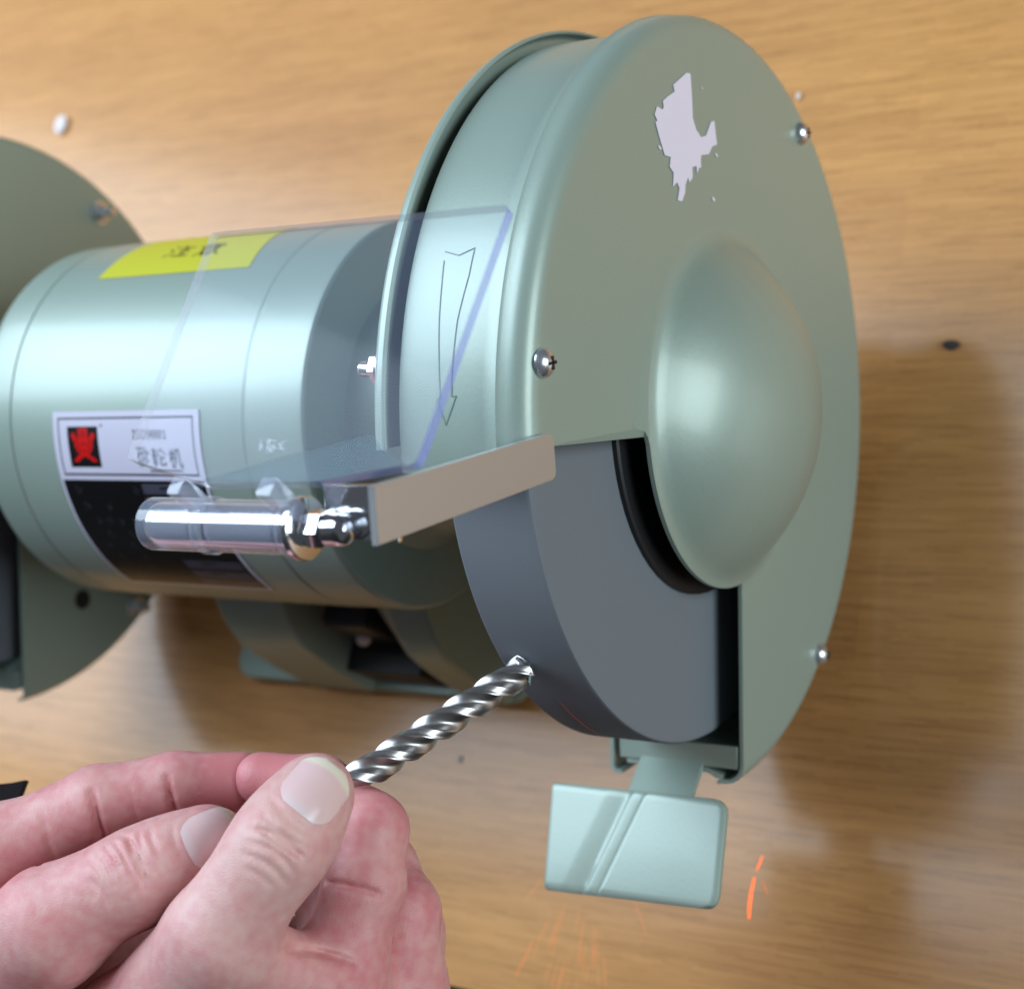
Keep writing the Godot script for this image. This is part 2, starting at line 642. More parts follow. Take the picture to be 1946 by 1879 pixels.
# height of the cover's dome over its flat face
func dome_x(r: float) -> float:
	var sr := 0.0655
	var rj := 0.0485
	if r < rj:
		return 0.0243 - (sr - sqrt(sr * sr - r * r))
	var xj := 0.0243 - (sr - sqrt(sr * sr - rj * rj))
	var slope := -rj / sqrt(sr * sr - rj * rj)
	var re := 0.0580
	if r >= re:
		return 0.0
	var l := re - rj
	var t := (r - rj) / l
	var h00 := 2 * t * t * t - 3 * t * t + 1
	var h10 := t * t * t - 2 * t * t + t
	return h00 * xj + h10 * l * slope

func residue(cover: Node3D) -> void:
	# a scrap of torn pale paper left on the cover by a sticker
	var flat := [-79.6, 58.5, -80.6, 56.2, -74.6, 53.1, -69.6, 50.9, -67.5, 47.8, -67.0, 44.2, -69.0, 41.5, -74.3, 39.8, -75.6, 37.9, -70.0, 34.1, -67.9, 36.9, -64.9, 38.0, -62.2, 42.6, -60.6, 42.4, -58.8, 41.4, -58.4, 42.6, -56.0, 43.2, -57.9, 44.4, -56.4, 46.7, -53.6, 45.6, -51.4, 47.0, -52.4, 48.2, -49.8, 49.1, -47.4, 48.6, -44.4, 49.5, -43.4, 52.1, -47.1, 52.1, -48.0, 54.0, -45.8, 55.9, -49.5, 56.8, -50.0, 59.5, -52.8, 59.8, -51.6, 63.2, -55.0, 68.0, -57.5, 71.1, -58.4, 70.2, -59.2, 72.2, -62.0, 71.6, -62.6, 68.6, -63.7, 67.9, -65.0, 69.0, -67.7, 66.7, -71.0, 63.4, -72.3, 64.8]
	var poly := PackedVector2Array()
	for i in range(0, flat.size(), 2):
		poly.append(Vector2(flat[i] / -1000.0, flat[i + 1] / 1000.0))
	var b := MB.new()
	# local x = -Z, y = Y, z = +X
	var t := Transform3D(Basis(Vector3(0, 0, -1), Vector3.UP, Vector3.RIGHT), Vector3(0.00015, H, 0))
	var lower := PackedVector3Array()
	var upper := PackedVector3Array()
	for q in poly:
		lower.append(t * Vector3(q.x, q.y, 0.0))
		upper.append(t * Vector3(q.x, q.y, 0.00016))
	b.loft([lower, upper], true, false, poly)
	for p in [[-54.0, 31.0, 0.9], [-67.0, 33.2, 0.8], [-52.2, 66.5, 0.8], [-80.5, 48.0, 0.4]]:
		var o := PackedVector2Array()
		for k in 6:
			o.append(Vector2(-p[0] / 1000.0, p[1] / 1000.0) + Vector2(cos(k * 1.05) * 0.6, sin(k * 1.05) * (1.0 + 0.5 * (k % 2))) * p[2] / 1000.0)
		b.prism(o, 0.00012, 0.000002, t)
	part("sticker_residue", b, mat(srgb(0.78, 0.71, 0.84), 0.85), cover, BASE)

func pedestal(g: Node3D) -> void:
	var prof := [Vector2(0.0777, 0.0092), Vector2(0.0765, 0.022), Vector2(0.075, 0.035), Vector2(0.0725, 0.049), Vector2(0.070, 0.059), Vector2(0.064, 0.069), Vector2(0.0575, 0.0765), Vector2(0.050, 0.083), Vector2(0.042, 0.088)]
	for x in [[[-0.235, 0.985], [-0.2335, 1.0], [-0.2015, 1.0], [-0.2005, 0.992]], [[-0.165, 0.80], [-0.164, 0.815], [-0.1505, 0.995], [-0.149, 1.0], [-0.1345, 1.0], [-0.133, 0.985]]]:
		var b := MB.new()
		var loops := []
		for w in x:
			var l := PackedVector3Array()
			for q in prof:
				l.append(Vector3(w[0], q.y, q.x * w[1]))
			for i in prof.size():
				var q: Vector2 = prof[prof.size() - 1 - i]
				l.append(Vector3(w[0], q.y, -q.x * w[1]))
			loops.append(l)
		b.loft(loops)
		part("pedestal_half", b, paint, g, BASE, 30)
	var c := MB.new()
	c.box(Vector3(-0.18275, 0.046, 0), Vector3(0.037, 0.070, 0.088), 0.001)
	c.box(Vector3(-0.18275, 0.0195, 0.0), Vector3(0.0362, 0.0205, 0.146), 0.001)
	part("slot_shade_fill", c, dark_mat, g, BASE)  # solid black boxes stand in for the shade inside the slot
	c = MB.new()
	c.box(Vector3(-0.183, 0.046, 0.0525), Vector3(0.020, 0.028, 0.018), 0.003)
	var sw := part("power_switch", c, mat(srgb(0.02, 0.02, 0.035), 0.35), g, BASE)
	c = MB.new()
	c.lathe([Vector2(0.0, 0.0031), Vector2(0.0016, 0.0029), Vector2(0.0028, 0.0019), Vector2(0.0032, 0.0)], 20, along(Vector3(-0.1855, 0.042, 0.0614), Vector3(0, 0.3, 1)))
	part("indicator_button", c, mat(srgb(0.75, 0.75, 0.8), 0.25), sw, BASE, 40)
	c = MB.new()
	var poly := PackedVector2Array()
	for q in [[1, 1, 0], [-1, 1, 90], [-1, -1, 180], [1, -1, 270]]:
		for k in 6:
			var a := deg_to_rad(q[2] + k * 18.0)
			poly.append(Vector2(q[0] * 0.0665 + cos(a) * 0.008 - 0.0185, q[1] * 0.0685 + sin(a) * 0.008))
	c.prism(poly, 0.0055, 0.0012, Transform3D(Basis(Vector3.RIGHT, Vector3(0, 0, -1), Vector3.UP), Vector3(XM, 0.0035, 0)))
	part("foot_plate", c, paint, g, BASE, 40)
	for x in [-1, 1]:
		for z in [-1, 1]:
			c = MB.new()
			c.lathe([Vector2(0.0, 0.0), Vector2(0.0, 0.0075), Vector2(0.0034, 0.0085), Vector2(0.0034, 0.0)], 20, along(Vector3(XM - 0.0185 + x * 0.060, 0.0001, z * 0.058), Vector3.UP))
			part("rubber_foot", c, rubber, g, BASE)

func tool_rest(g: Node3D) -> void:
	var b := MB.new()
	var y := 0.093
	var th := 0.0016
	var loops := []
	var z0 := 0.1112
	for i in 17:
		var w := i / 16.0
		w = 0.5 - 0.5 * cos(w * PI)
		var xl := lerpf(-0.0608, -0.0576, w)
		var xr := lerpf(0.0, 0.0014, w)
		var zl := lerpf(0.1122, 0.1456, w)
		var zr := lerpf(0.1111, 0.1434, w)
		var len_z := 0.0325
		var e := minf(w, 1.0 - w) * len_z
		var cr := 0.0042
		if e < cr:
			xr -= cr - sqrt(maxf(0.0, cr * cr - (cr - e) * (cr - e)))
			xl += (0.0012 - sqrt(maxf(0.0, 0.0012 * 0.0012 - pow(maxf(0.0, 0.0012 - e), 2)))) if e < 0.0012 else 0.0
		var gm := lerpf(-0.0285, -0.0402, w)
		var top := PackedVector3Array()
		var xs := [xl, xl + 0.0006, xl + 0.0016, gm - 0.0125, gm - 0.0105, gm - 0.0065, gm - 0.0050, gm - 0.0040, gm - 0.0028, gm - 0.0020, gm + 0.0006, gm + 0.0012, gm + 0.0020, gm + 0.0028, xr - 0.0022, xr - 0.0008, xr]
		var ys := [-0.0006, -0.00015, 0.0, 0.0, -0.0001, -0.0007, -0.0010, -0.0010, -0.0003, -0.0001, -0.0003, -0.0005, -0.0001, 0.0, 0.0, -0.0003, -0.0009]
		var edge := 0.0 if e > 0.0015 else -0.0008 * pow(1.0 - e / 0.0015, 2)
		for k in xs.size():
			top.append(Vector3(xs[k], y + ys[k] + edge, lerpf(zl, zr, (xs[k] - xl) / (xr - xl))))
		var n := top.size()
		for k in n:
			var q := top[n - 1 - k]
			top.append(Vector3(q.x, q.y - th + edge * -0.6, q.z))
		loops.append(top)
	b.loft(loops)
	var r := part("tool_rest", b, paint, g, BASE, 32)
	b = MB.new()
	b.box(Vector3(-0.0245, 0.0842, 0.1035), Vector3(0.0215, 0.002, 0.0215), 0.0006, Basis(Vector3.RIGHT, -0.42))
	b.box(Vector3(-0.0245, 0.0885, 0.1185), Vector3(0.0215, 0.0022, 0.012), 0.0006)
	part("rest_bracket", b, paint, r, BASE)

func eye_shield(g: Node3D) -> void:
	# chrome bar bolted to the guard
	var b := MB.new()
	var p0 := Vector2(0.2275, 0.0412)
	var p1 := Vector2(0.2224, 0.0513)
	var q0 := Vector2(0.2915, 0.0747)
	var q1 := Vector2(0.2863, 0.0859)
	var d := (q0 - p0).normalized()
	var n := (p1 - p0).normalized()
	var poly := PackedVector2Array([q0, p0 + d * 0.002, p0 + d * 0.0006 + n * 0.0006, p0 + n * 0.002, p1 - n * 0.002, p1 + d * 0.0006 - n * 0.0006, p1 + d * 0.002, q1])
	# local x = Y, y = Z, z = X
	b.prism(poly, 0.0019, 0.0003, Transform3D(Basis(Vector3.UP, Vector3(0, 0, 1), Vector3.RIGHT), Vector3(0.0009, 0, 0)))
	var bar_mat := mat(srgb(0.60, 0.61, 0.63), 0.34, 0.7)
	var bar := part("shield_bar", b, bar_mat, g, BASE)
	# the tab folded from the bar's upper end, behind the nut
	var zz := Vector3(0, 0.9397, 0.342)
	var mid := Vector3(-0.0082, (q0.x + q1.x) / 2, (q0.y + q1.y) / 2) - zz * 0.0095
	b = MB.new()
	var nn := Vector3(0, (p1 - p0).normalized().x, (p1 - p0).normalized().y)
	var dd := Vector3(0, d.x, d.y)
	b.box(mid, Vector3(0.0190, 0.0122, 0.0018), 0.0004, Basis(Vector3.RIGHT, nn, Vector3.RIGHT.cross(nn)))
	part("folded_tab", b, chrome, bar, BASE)
	var ra := Vector3(0, 0.2818, 0.0815)
	var t := Transform3D(Basis(), ra)
	b = MB.new()
	var rod := [Vector2(-0.0664, 0.0)]
	rod.append_array(arc(Vector2(-0.0630, 0.0018), 0.0033, 180, 90, 6))
	rod.append_array([Vector2(-0.0620, 0.0051), Vector2(-0.0225, 0.0051), Vector2(-0.0225, 0.0)])
	b.lathe(rod, 40, t)
	part("hinge_rod", b, chrome, bar, BASE, 40)
	b = MB.new()
	b.lathe([Vector2(-0.0226, 0.0), Vector2(-0.0226, 0.0066), Vector2(-0.0222, 0.0070), Vector2(-0.0209, 0.0070), Vector2(-0.0205, 0.0066), Vector2(-0.0199, 0.0)], 40, t)
	part("washer", b, chrome, bar, BASE, 40)
	b = MB.new()
	b.lathe([Vector2(-0.0206, 0.0), Vector2(-0.0206, 0.0038), Vector2(-0.0192, 0.0043), Vector2(-0.0156, 0.0043), Vector2(-0.0150, 0.0038), Vector2(-0.0146, 0.0)], 6, t)
	var ac := [Vector2(-0.0147, 0.0036)]
	ac.append_array(arc(Vector2(-0.0118, 0.0), 0.0036, 90, 0, 8))
	ac.push_front(Vector2(-0.0147, 0.0))
	b.lathe(ac, 32, t)
	part("acorn_nut", b, chrome, bar, BASE, 40)
	# clear collars and lugs that carry the pane
	for x in [[-0.0667, -0.0500, 0.0061], [-0.0498, -0.0462, 0.0066], [-0.0460, -0.0255, 0.0060], [-0.0253, -0.0228, 0.0066]]:
		b = MB.new()
		b.lathe([Vector2(x[0], x[2] - 0.0007), Vector2(x[0] + 0.0006, x[2]), Vector2(x[1] - 0.0006, x[2]), Vector2(x[1], x[2] - 0.0007)], 40, t)
		part("hinge_sleeve", b, sleeve_mat, bar, BASE, 40)
	for x in [[-0.0495, -0.0460], [-0.0240, -0.0200]]:
		b = MB.new()
		b.box(Vector3((x[0] + x[1]) / 2, 0.2905, 0.0778), Vector3(x[1] - x[0], 0.0115, 0.0050), 0.0008, Basis(Vector3.RIGHT, -0.25))
		part("hinge_lug", b, sleeve_mat, bar, BASE, 40)
	# the pane: clear faces and a band of edge all round
	var tl := Vector3(-0.0653, 0.2860, 0.0103)
	var tr := Vector3(0.0192, 0.2861, 0.0106)
	var br2 := Vector3(0.0150, 0.2954, 0.0710)
	var br1 := Vector3(-0.0088, 0.2961, 0.0753)
	var bl1 := Vector3(-0.0398, 0.2962, 0.0760)
	var bl2 := Vector3(-0.0656, 0.2953, 0.0700)
	var fx := (tr - tl).normalized()
	var fz := (br2 - tr).cross(fx).normalized()
	if fz.y < 0:
		fz = -fz
	var fy := fz.cross(fx)
	var rim := PackedVector3Array()
	var corner := [tl, tr, br2, br1, bl1, bl2]
	for i in 6:
		var c: Vector3 = corner[i]
		var pa: Vector3 = (corner[(i + 5) % 6] - c).normalized()
		var pb: Vector3 = (corner[(i + 1) % 6] - c).normalized()
		for k in 4:
			var u := k / 3.0
			rim.append((c + pa * 0.0015).lerp(c, u).lerp(c.lerp(c + pb * 0.0015, u), u))
	b = MB.new()
	var e2 := MB.new()
	var nr := rim.size()
	var flat := PackedVector2Array()
	for q in MB.flatten(rim):
		flat.append(q * 1000.0)
	var idx := Geometry2D.triangulate_polygon(flat)
	for s in 2:
		var st := b.v.size()
		for p in rim:
			b.vert(p - fz * (0.0026 * s))
		for k in range(0, idx.size(), 3):
			if s == 0:
				b.tri(st + idx[k], st + idx[k + 1], st + idx[k + 2])
			else:
				b.tri(st + idx[k], st + idx[k + 2], st + idx[k + 1])
	var pane := part("shield_pane", b, clear_mat, g, BASE, 30)
	var e3 := MB.new()
	for q in [e2, e3]:
		for p in rim:
			q.vert(p)
			q.vert(p - fz * 0.0026)
	for k in nr:
		var a := k * 2
		var c := ((k + 1) % nr) * 2
		var q: MB = e2 if k >= 5 and k < 14 else e3   # the right side and the slanted lower right side get violet refraction painted in
		q.tri(a, a + 1, c + 1)
		q.tri(a, c + 1, c)
	part("pane_edge", e3, thin_edge, pane, BASE, 30)
	var fl := PackedVector3Array(WEDGE_PANE)
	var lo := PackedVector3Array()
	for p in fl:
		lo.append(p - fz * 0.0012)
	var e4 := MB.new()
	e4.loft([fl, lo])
	var tint := mat(Color(0.34, 0.45, 0.47, 0.24), 0.06)  # added wedge: its tint paints a darker reflection along the pane's lower edge
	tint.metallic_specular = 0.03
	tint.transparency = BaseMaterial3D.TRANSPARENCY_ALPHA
	part("reflection_wedge", e4, tint, pane, BASE, 30)
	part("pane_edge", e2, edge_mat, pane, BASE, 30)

# ---------------------------------------------------------------- printed plates
func glyph(im: Image, rows: Array, at: Vector2i, px: Vector2i, c: Color) -> void:
	for y in rows.size():
		var r: String = rows[y]
		for x in r.length():
			if r[x] == "#":
				im.fill_rect(Rect2i(at + Vector2i(x * px.x, y * px.y), px), c)

func curved_patch(x0: float, x1: float, e0: float, e1: float, r: float, n: int, taper := 0.0) -> MB:
	var b := MB.new()
	for s in 2:
		for i in n + 1:
			var a := deg_to_rad(lerpf(e0, e1, float(i) / n))
			var rr := r - 0.0003 * s
			for k in 2:
				b.vert(Vector3(x0 if k == 0 else x1 - taper * (1.0 - float(i) / n), H + rr * sin(a), rr * cos(a)), Vector2(k, float(i) / n))
	var o := (n + 1) * 2
	for i in n:
		var a := i * 2
		b.tri(a, a + 2, a + 3)
		b.tri(a, a + 3, a + 1)
		b.tri(a, o + a, o + a + 2)
		b.tri(a, o + a + 2, a + 2)
		b.tri(a + 1, a + 3, o + a + 3)
		b.tri(a + 1, o + a + 3, o + a + 1)
	b.tri(0, 1, o + 1)
	b.tri(0, o + 1, o)
	return b

func labels(motor: Node3D) -> void:
	var im := Image.create(512, 512, false, Image.FORMAT_RGB8)
	var white := Color(0.80, 0.79, 0.86)
	var ink := Color(0.06, 0.07, 0.11)
	var grey := Color(0.30, 0.30, 0.36)
	im.fill(white)
	# upper panel: a frame, the emblem and the words
	im.fill_rect(Rect2i(18, 14, 474, 4), ink)
	im.fill_rect(Rect2i(18, 146, 474, 5), ink)
	im.fill_rect(Rect2i(18, 14, 4, 136), ink)
	im.fill_rect(Rect2i(488, 14, 4, 136), ink)
	im.fill_rect(Rect2i(52, 35, 110, 96), Color(0.03, 0.03, 0.04))
	var red := Color(0.80, 0.03, 0.03)
	var em := ["......#######......", "......#######......", "......##.#.##......", ".###..#######..###.", ".###..##.#.##..###.", ".####.#######.####.", "..###############..", "..##.#########.##..", "...#############...", "...##.##.#.##.##...", "...#############...", "...##.#######.##...", "....###########....", "....##.##.##.##....", ".....#########.....", "......#######......", "....##########.....", "...#####...#####...", "..####.......####..", ".####.........####."]
	glyph(im, em, Vector2i(60, 38), Vector2i(5, 4), red)
	for w in [[105, 172, 40, 6]]:
		im.fill_rect(Rect2i(w[1], 30, 7, 6), grey)
	var font := {"I": ["###", ".#.", ".#.", ".#.", ".#.", ".#.", "###"], "S": [".####", "#....", "#....", ".###.", "....#", "....#", "####."], "O": [".###.", "#...#", "#...#", "#...#", "#...#", "#...#", ".###."], "9": [".###.", "#...#", "#...#", ".####", "....#", "...#.", ".##.."], "0": [".###.", "#...#", "#..##", "#.#.#", "##..#", "#...#", ".###."], "1": ["..#..", ".##..", "..#..", "..#..", "..#..", "..#..", ".###."]}
	var x := 285
	for ch in "ISO9001":
		glyph(im, font[ch], Vector2i(x, 44), Vector2i(3, 3), ink)
		x += 3 * (font[ch][0].length() + 1)
	var sha := ["######.#...", "..#....#...", "..#..#.#.#.", ".####.#.#.#", ".#..#...#..", "##..#..#...", ".#..#.##...", ".#..#..#.#.", ".####...#..", ".....##....", "..##......."]
	var lun := [".#.....#...", "####..#.#..", ".#...#...#.", "#.#.#.....#", "####..#....", ".#....#.##.", "####..##...", ".#....#....", "####..#...#", ".#....#####", ".#........."]
	var ji := ["..#..####..", "..#..#..#..", "#####.#.#..", "..#..#..#..", ".###.#..#..", ".##.##..#..", "#.#..#..#..", "..#..#..#..", "..#.#...#.#", "..#.#...#.#", "..##.....##"]
	glyph(im, sha, Vector2i(292, 84), Vector2i(4, 4), ink)
	glyph(im, lun, Vector2i(346, 86), Vector2i(4, 4), ink)
	glyph(im, ji, Vector2i(402, 88), Vector2i(4, 4), ink)
	im.fill_rect(Rect2i(330, 136, 110, 5), grey)
	# lower panel: black, with small faint entries and grey boxes
	im.fill_rect(Rect2i(8, 162, 496, 342), Color(0.015, 0.015, 0.02))
	var rng := RandomNumberGenerator.new()
	rng.seed = 9
	for row in [[178, [40, 250]], [222, [52, 140, 250]], [262, [70, 112, 154, 200, 240]], [300, [90, 170, 250]], [338, [60, 150]], [376, [64, 158]], [414, [60, 150]], [452, [70, 168]]]:
		for cx in row[1]:
			for q in 5:
				im.fill_rect(Rect2i(cx + rng.randi_range(0, 18), row[0] + q * 4, rng.randi_range(3, 9), 2), grey)
	for bx in [[286, 170, 204, 26], [286, 204, 204, 24], [286, 238, 204, 26], [296, 390, 196, 30], [296, 430, 196, 32], [296, 470, 196, 26]]:
		im.fill_rect(Rect2i(bx[0], bx[1], bx[2], bx[3]), Color(0.26, 0.26, 0.32))
		im.fill_rect(Rect2i(bx[0] + 60, bx[1] + 8, 50, 6), Color(0.08, 0.08, 0.1))
	var m := mat(Color.WHITE, 0.32)
	m.albedo_texture = ImageTexture.create_from_image(im)
	m.texture_repeat = false
	var o := part("name_plate", curved_patch(-0.2182, -0.1520, 72.6, 9.0, 0.0658, 40), m, motor, BASE)
	o.set_meta("label", "white and black printed name plate with a red emblem")
	var ye := Image.create(256, 128, false, Image.FORMAT_RGB8)
	ye.fill(Color(0.78, 0.77, 0.22))
	var zhu := [".#...#.....", "..#...#....", "....#######", "#......#...", ".#.....#...", "..#..#####.", ".......#...", "..#....#...", ".#.....#...", "#...#######", "..........."]
	var yi := ["....#......", ".#########.", "..#....#...", "###########", "..#######..", "..#.....#..", "..#######..", "..#.....#..", "..#######..", ".#.#..#..#.", "#..####...#"]
	glyph(ye, zhu, Vector2i(84, 62), Vector2i(4, 3), Color(0.12, 0.13, 0.12))
	glyph(ye, yi, Vector2i(140, 62), Vector2i(4, 3), Color(0.12, 0.13, 0.12))
	var my := mat(Color.WHITE, 0.4)
	my.albedo_texture = ImageTexture.create_from_image(ye)
	my.texture_repeat = false
	o = part("warning_sticker", curved_patch(-0.2180, -0.1490, 152.0, 118.0, 0.0656, 16, 0.0085), my, motor, BASE)
	o.set_meta("label", "yellow warning sticker with two dark characters")
	# scuffed paint near the plate
	var b := MB.new()
	rng.seed = 12
	for k in 26:
		var a := deg_to_rad(62.0 + rng.randfn(0.0, 0.9))
		var xx := -0.1236 + rng.randfn(0.0, 0.0034)
		var nrm := Vector3(0, sin(a), cos(a))
		var s := rng.randf_range(0.0003, 0.0009)
		b.box(Vector3(xx, H, 0) + nrm * 0.06521, Vector3(s * 1.8, s, 0.00008), 0.00001, Basis(Vector3.RIGHT, nrm.cross(Vector3.RIGHT), nrm))
	part("paint_scuff", b, mat(srgb(0.6, 0.66, 0.68), 0.7), motor, BASE)

# ---------------------------------------------------------------- the drill bit
const FLAP := [Vector3(-0.1872, 0.2152, 0.1450), Vector3(-0.1780, 0.2097, 0.1431), Vector3(-0.1751, 0.2081, 0.1422), Vector3(-0.1719, 0.2064, 0.1408), Vector3(-0.1733, 0.2059, 0.1455), Vector3(-0.1743, 0.2054, 0.1491), Vector3(-0.1729, 0.2046, 0.1492), Vector3(-0.1772, 0.2060, 0.1537), Vector3(-0.1870, 0.2102, 0.1613)]
const WEDGE_PANE := [Vector3(-0.0429, 0.2928, 0.0741), Vector3(-0.0013, 0.2912, 0.0633), Vector3(0.0027, 0.2917, 0.0667), Vector3(0.0100, 0.2922, 0.0700), Vector3(-0.0116, 0.2929, 0.0743)]
const TIP := Vector3(-0.0257, 0.1741, 0.0893)
const BIT_A := Vector3(-0.0522, 0.2055, 0.1274)

func drill_bit() -> void:
	var dir := (BIT_A - TIP).normalized()
	var t := thing("drill_bit", "bare steel twist drill bit pressed against the turning grinding wheel", "drill bit", TIP)
	var b := MB.new()
	var n := 64
	var loops := []
	var fr := along(TIP, dir)
	var steps := 220
	for i in steps + 1:
		var s := 0.072 * i / steps
		var l := PackedVector3Array()
		var tw := s * TAU / 0.0318
		for k in n:
			var a := TAU * k / n
			var r := bit_radius(a)
			var tip := minf(1.0, 0.12 + (s + 0.0004) / 0.0024)
			r = minf(r * 0.95, 0.0047 * tip)
			l.append(fr * Vector3(s, r * cos(a + tw), r * sin(a + tw)))
		loops.append(l)
	b.loft(loops)
	part("fluted_body", b, steel, t, TIP, 38)
	b = MB.new()
	b.lathe([Vector2(-0.0006, 0.0), Vector2(-0.0005, 0.0009), Vector2(0.0023, 0.0046), Vector2(0.0030, 0.0044), Vector2(0.0030, 0.0)], 4, fr * Transform3D(Basis(Vector3.RIGHT, 0.6), Vector3.ZERO))
	part("ground_tip", b, mat(srgb(0.85, 0.85, 0.88), 0.22, 1.0), t, TIP, 20)
	b = MB.new()
	b.lathe([Vector2(0.0721, 0.0), Vector2(0.0721, 0.0045), Vector2(0.085, 0.0045), Vector2(0.086, 0.0034), Vector2(0.086, 0.0)], 32, fr)
	part("shank", b, steel, t, TIP, 30)

func bit_radius(a: float) -> float:
	var h := fposmod(a, TAU / 3.0)           # three flutes
	if h < 0.16:
		return 0.0046
	if h < 0.75:
		return 0.00442
	var u := (h - 0.75) / (TAU / 3.0 - 0.75)
	return 0.00442 - 0.0017 * pow(sin(u * PI), 0.8)

# ---------------------------------------------------------------- the person's hands
func V(a: float, b: float, c: float) -> Vector3:
	return Vector3(a, b, c) / 1000.0

# a bone: [from, to, radius, radius]; chains join their bones softly, then each other by their own softness
static func smin(a: float, b: float, k: float) -> float:
	var h := maxf(k - absf(a - b), 0.0) / k
	return minf(a, b) - h * h * k * 0.25

class Hand:
	var pa := PackedVector3Array()
	var pb := PackedVector3Array()
	var ra := PackedFloat32Array()
	var rb := PackedFloat32Array()
	var chain := PackedInt32Array()
	var soft := PackedFloat32Array()    # softness of each chain's own joints
	var merge := PackedFloat32Array()   # softness with which a chain joins those before it
	var creases := []                    # [point, axis, dorsal, half width, depth, thickness, bow]
	var live := PackedInt32Array()
	var spots := []                      # [point, radius, colour, strength]
	var pits := []                       # [transform, half x, half y]: beds of the nails

	func add(joints: Array, radii: Array, k: float, m: float) -> void:
		var c := soft.size()
		soft.append(k)
		merge.append(m)
		for i in joints.size() - 1:
			pa.append(joints[i])
			pb.append(joints[i + 1])
			ra.append(radii[i])
			rb.append(radii[i + 1])
			chain.append(c)

	func bone(i: int, p: Vector3) -> float:
		var ab := pb[i] - pa[i]
		var ap := p - pa[i]
		var t := clampf(ap.dot(ab) / ab.length_squared(), 0.0, 1.0)
		return (ap - ab * t).length() - lerpf(ra[i], rb[i], t)

	func everything() -> PackedInt32Array:
		if live.is_empty():
			for i in pa.size():
				live.append(i)
		return live

	func dist(p: Vector3, which: PackedInt32Array) -> float:
		var total := 1.0
		var cur := 1.0
		var last := -1
		for i in which:
			var c := chain[i]
			if c != last:
				if last >= 0:
					total = joined(total, cur, merge[last])
				cur = bone(i, p)
				last = c
			else:
				cur = joined(cur, bone(i, p), soft[c])
		if last >= 0:
			total = joined(total, cur, merge[last])
		return total

	func detail(p: Vector3, d: float) -> float:
		for c in creases:
			var q: Vector3 = p - c[0]
			if q.length_squared() > c[8]:
				continue
			var dor: Vector3 = c[2]
			var up: float = q.dot(dor)
			if up < -0.002:
				continue
			var s: float = q.dot(c[7]) / c[3]
			if absf(s) > 1.0:
				continue
			var a: float = (q.dot(c[1]) - c[6] * (1.0 - s * s)) / c[5]
			if absf(a) > 2.5:
				continue
			var w := (1.0 - s * s)
			d += 1.35 * c[4] * w * exp(-a * a)
		return d

	static func joined(a: float, b: float, k: float) -> float:
		var h := maxf(k - absf(a - b), 0.0) / k
		return minf(a, b) - h * h * k * 0.25

	func crease(at: Vector3, axis: Vector3, dorsal: Vector3, half: float, deep: float, thick: float, bow: float) -> void:
		var ax := axis.normalized()
		var dd := (dorsal - ax * dorsal.dot(ax)).normalized()
		creases.append([at, ax, dd, half, deep, thick, bow, ax.cross(dd).normalized(), pow(half + 0.013, 2)])

	# surface nets over blocks near the surface
	func net(b: MB, cell: float, lo: Vector3, hi: Vector3) -> void:
		var bs := 5
		var nb := Vector3i(((hi - lo) / (cell * bs)).ceil())
		var n := nb * bs + Vector3i.ONE
		var val := PackedFloat32Array()
		val.resize(n.x * n.y * n.z)
		val.fill(9.0)
		var all := PackedInt32Array()
		for i in pa.size():
			all.append(i)
		var half := cell * bs * 0.5
		var reach := half * 1.75
		var blocks := []
		for bz in nb.z:
			for by in nb.y:
				for bx in nb.x:
					var c := lo + Vector3(bx, by, bz) * cell * bs + Vector3.ONE * half
					var near := PackedInt32Array()
					var best := 1.0
					for i in all:
						var d := bone(i, c)
						best = minf(best, d)
						if d < reach + 0.006:
							near.append(i)
					if best > reach + 0.002 or near.is_empty():
						continue
					if absf(dist(c, near)) > reach + 0.0015:
						if dist(c, near) < 0.0:
							for z in bs + 1:
								for y in bs + 1:
									for x in bs + 1:
										var id := (bx * bs + x) + n.x * ((by * bs + y) + n.y * (bz * bs + z))
										if val[id] > 8.0:
											val[id] = -9.0
						continue
					blocks.append(Vector3i(bx, by, bz))
					for z in bs + 1:
						for y in bs + 1:
							for x in bs + 1:
								var id := (bx * bs + x) + n.x * ((by * bs + y) + n.y * (bz * bs + z))
								if absf(val[id]) < 8.0:
									continue
								var p := lo + Vector3(bx * bs + x, by * bs + y, bz * bs + z) * cell
								var d := dist(p, near)
								if absf(d) < 0.003:
									d = detail(p, d)
								val[id] = d
		var vid := {}
		var offs := PackedInt32Array()
		for k in 8:
			offs.append((k & 1) + n.x * (((k >> 1) & 1) + n.y * (k >> 2)))
		var edges := [[0, 1], [2, 3], [4, 5], [6, 7], [0, 2], [1, 3], [4, 6], [5, 7], [0, 4], [1, 5], [2, 6], [3, 7]]
		for bl in blocks:
			for z in bs:
				for y in bs:
					for x in bs:
						var cx: int = bl.x * bs + x
						var cy: int = bl.y * bs + y
						var cz: int = bl.z * bs + z
						var id := cx + n.x * (cy + n.y * cz)
						var inside := 0
						for k in 8:
							if val[id + offs[k]] < 0.0:
								inside += 1
						if inside == 0 or inside == 8:
							continue
						var s := Vector3.ZERO
						var m := 0
						for ed in edges:
							var a := val[id + offs[ed[0]]]
							var q := val[id + offs[ed[1]]]
							if (a < 0.0) != (q < 0.0):
								var t := clampf(a / (a - q), 0.0, 1.0)
								var k0: int = ed[0]
								var k1: int = ed[1]
								s += Vector3(k0 & 1, (k0 >> 1) & 1, k0 >> 2).lerp(Vector3(k1 & 1, (k1 >> 1) & 1, k1 >> 2), t)
								m += 1
						vid[id] = b.vert(lo + (Vector3(cx, cy, cz) + s / m) * cell)
		var step := [1, n.x, n.x * n.y]
